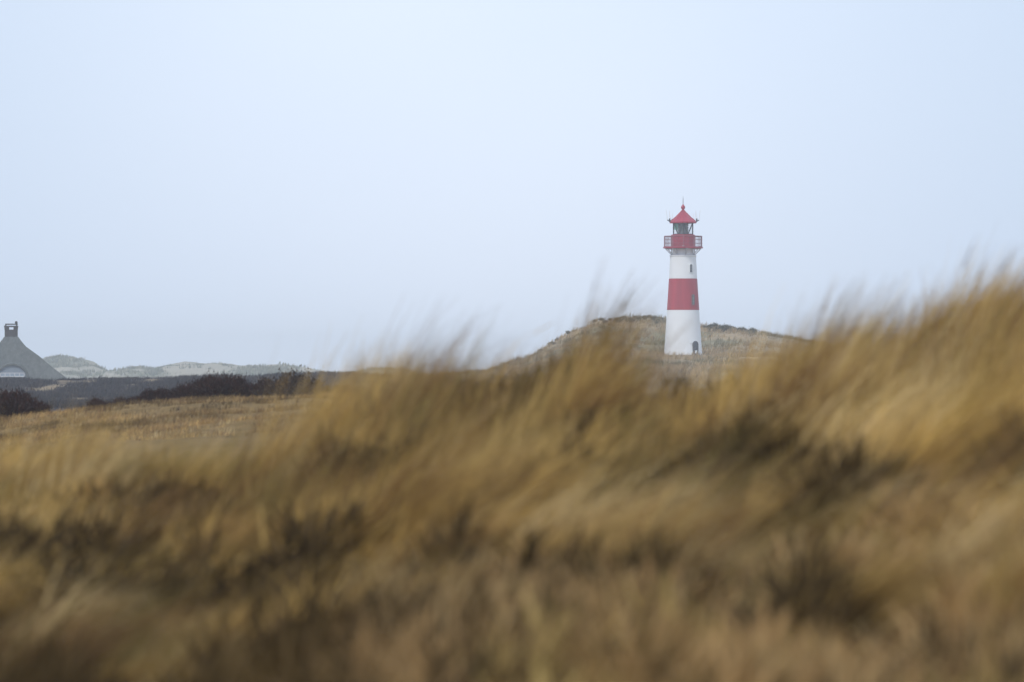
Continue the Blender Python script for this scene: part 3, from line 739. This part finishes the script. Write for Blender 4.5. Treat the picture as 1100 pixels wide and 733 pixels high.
OC = [(.045, .024, .012), (.075, .042, .018), (.025, .015, .009), (.12, .075, .035)]
brown_protos = [make_bush('heather_bush', 300 + s, 1.4, .9, 1500, .05, OC, [.4, .25, .25, .1], spiky=.35, nstem=18) for s in range(2)]
# dark clump at the left margin of the view
K = .6
for q, (u, r, s) in enumerate([(-60, 205, 1.3), (-30, 208, 1.3), (-8, 206, 1.3), (6, 209, 1.25), (20, 206, 1.15), (34, 208, .85), (46, 206, .55), (14, 199, .9), (-14, 199, 1.0), (-45, 200, .9)]):
    place(heath_protos[q % 4], u, r * K, (s * K, s * K, s * K * random.uniform(.9, 1.1)), 'near-black heather bush in the dark clump below the thatched house', 'bush', 'heather bushes below the thatched house', -.03)
# band climbing to the right
us = np.concatenate([np.arange(88, 110, 6), np.arange(108, 200, 5.0), np.arange(200, 284, 4.5)])
for q, u in enumerate(us):
    big = np.interp(u, [88, 105, 200, 235, 284], [.40, .48, .66, .86, .82]) * random.uniform(.75, 1.25)
    if q % 6 == 4: continue
    for rr_ in ((231, 236) if u > 105 else (230,)):
        place(heath_protos[(q + int(rr_)) % 4], u + random.uniform(-3, 3), (rr_ + random.uniform(-1.5, 1.5)) * K, (big * K, big * K, big * K * random.uniform(.8, 1.3)),
              ('low dark heather bush in the thin straggling start of the band on the hill' if u < 150 else 'dark brown heather bush in the middle stretch of the band on the hill' if u < 215 else 'dark brown heather bush in the thick high part of the band, before the tall clump'), 'bush', ('heather bushes in the thin start of the band' if u < 150 else 'heather bushes in the middle of the band' if u < 215 else 'heather bushes in the thick part of the band'), -.03)
for q, (u, r, s) in enumerate([(288, 226, 1.0), (298, 228, 1.2), (307, 225, 1.35), (316, 228, 1.4), (325, 226, 1.3), (334, 228, 1.1), (343, 226, .8), (303, 221, 1.0), (318, 220, 1.0), (330, 221, .85), (352, 224, .6), (366, 222, .7), (384, 224, .6)]):
    place(brown_protos[q % 2], u, r * K, (s * K, s * K, s * K * .8 * random.uniform(.95, 1.15)), 'reddish brown heather bush in the tall clump ending the dark band', 'bush', 'heather bushes in the tall clump', -.03)
# green bushes along the dune top
for q in range(52):
    u = 656 + q * 1.9 + random.uniform(-1.5, 1.5) if q < 30 else random.uniform(578, 660)
    s = random.uniform(.3, .68) if q < 30 else random.uniform(.25, .5)
    place(green_protos[q % 3], u, random.uniform(588, 598), (s, s, s * .8), 'low grey-green bush on the dune crest behind the white shaft', 'bush', 'bushes on the crest by the lighthouse')
for q in range(44):
    u = 757 + q * 1.7 + random.uniform(-2, 2) if q < 32 else random.uniform(812, 870); s = random.uniform(.3, .8) if q < 32 else .4
    place(green_protos[q % 3], u, random.uniform(588, 597), (s, s, s * .85), 'grey-green bush on the lower crest beyond the lighthouse door side', 'bush', 'bushes on the lower crest')

# ------------------------------------------------------------------ haze
hb = bmesh.new(); box(hb, (-2700, -2700, EYE - 8), (2700, 2700, EYE + 19.5))
hz_m = bpy.data.materials.new('haze'); hz_m.use_nodes = True; t = hz_m.node_tree; t.nodes.clear()
o_ = t.nodes.new('ShaderNodeOutputMaterial'); pv = t.nodes.new('ShaderNodeVolumePrincipled')
pv.inputs['Color'].default_value = (.90, .94, 1, 1); pv.inputs['Density'].default_value = .00042
t.links.new(pv.outputs[0], o_.inputs['Volume'])
hz = part('haze', hb, hz_m, None); hz['kind'] = 'stuff'; hz['label'] = 'thin pale sea haze over the whole dune land'; hz['category'] = 'haze'
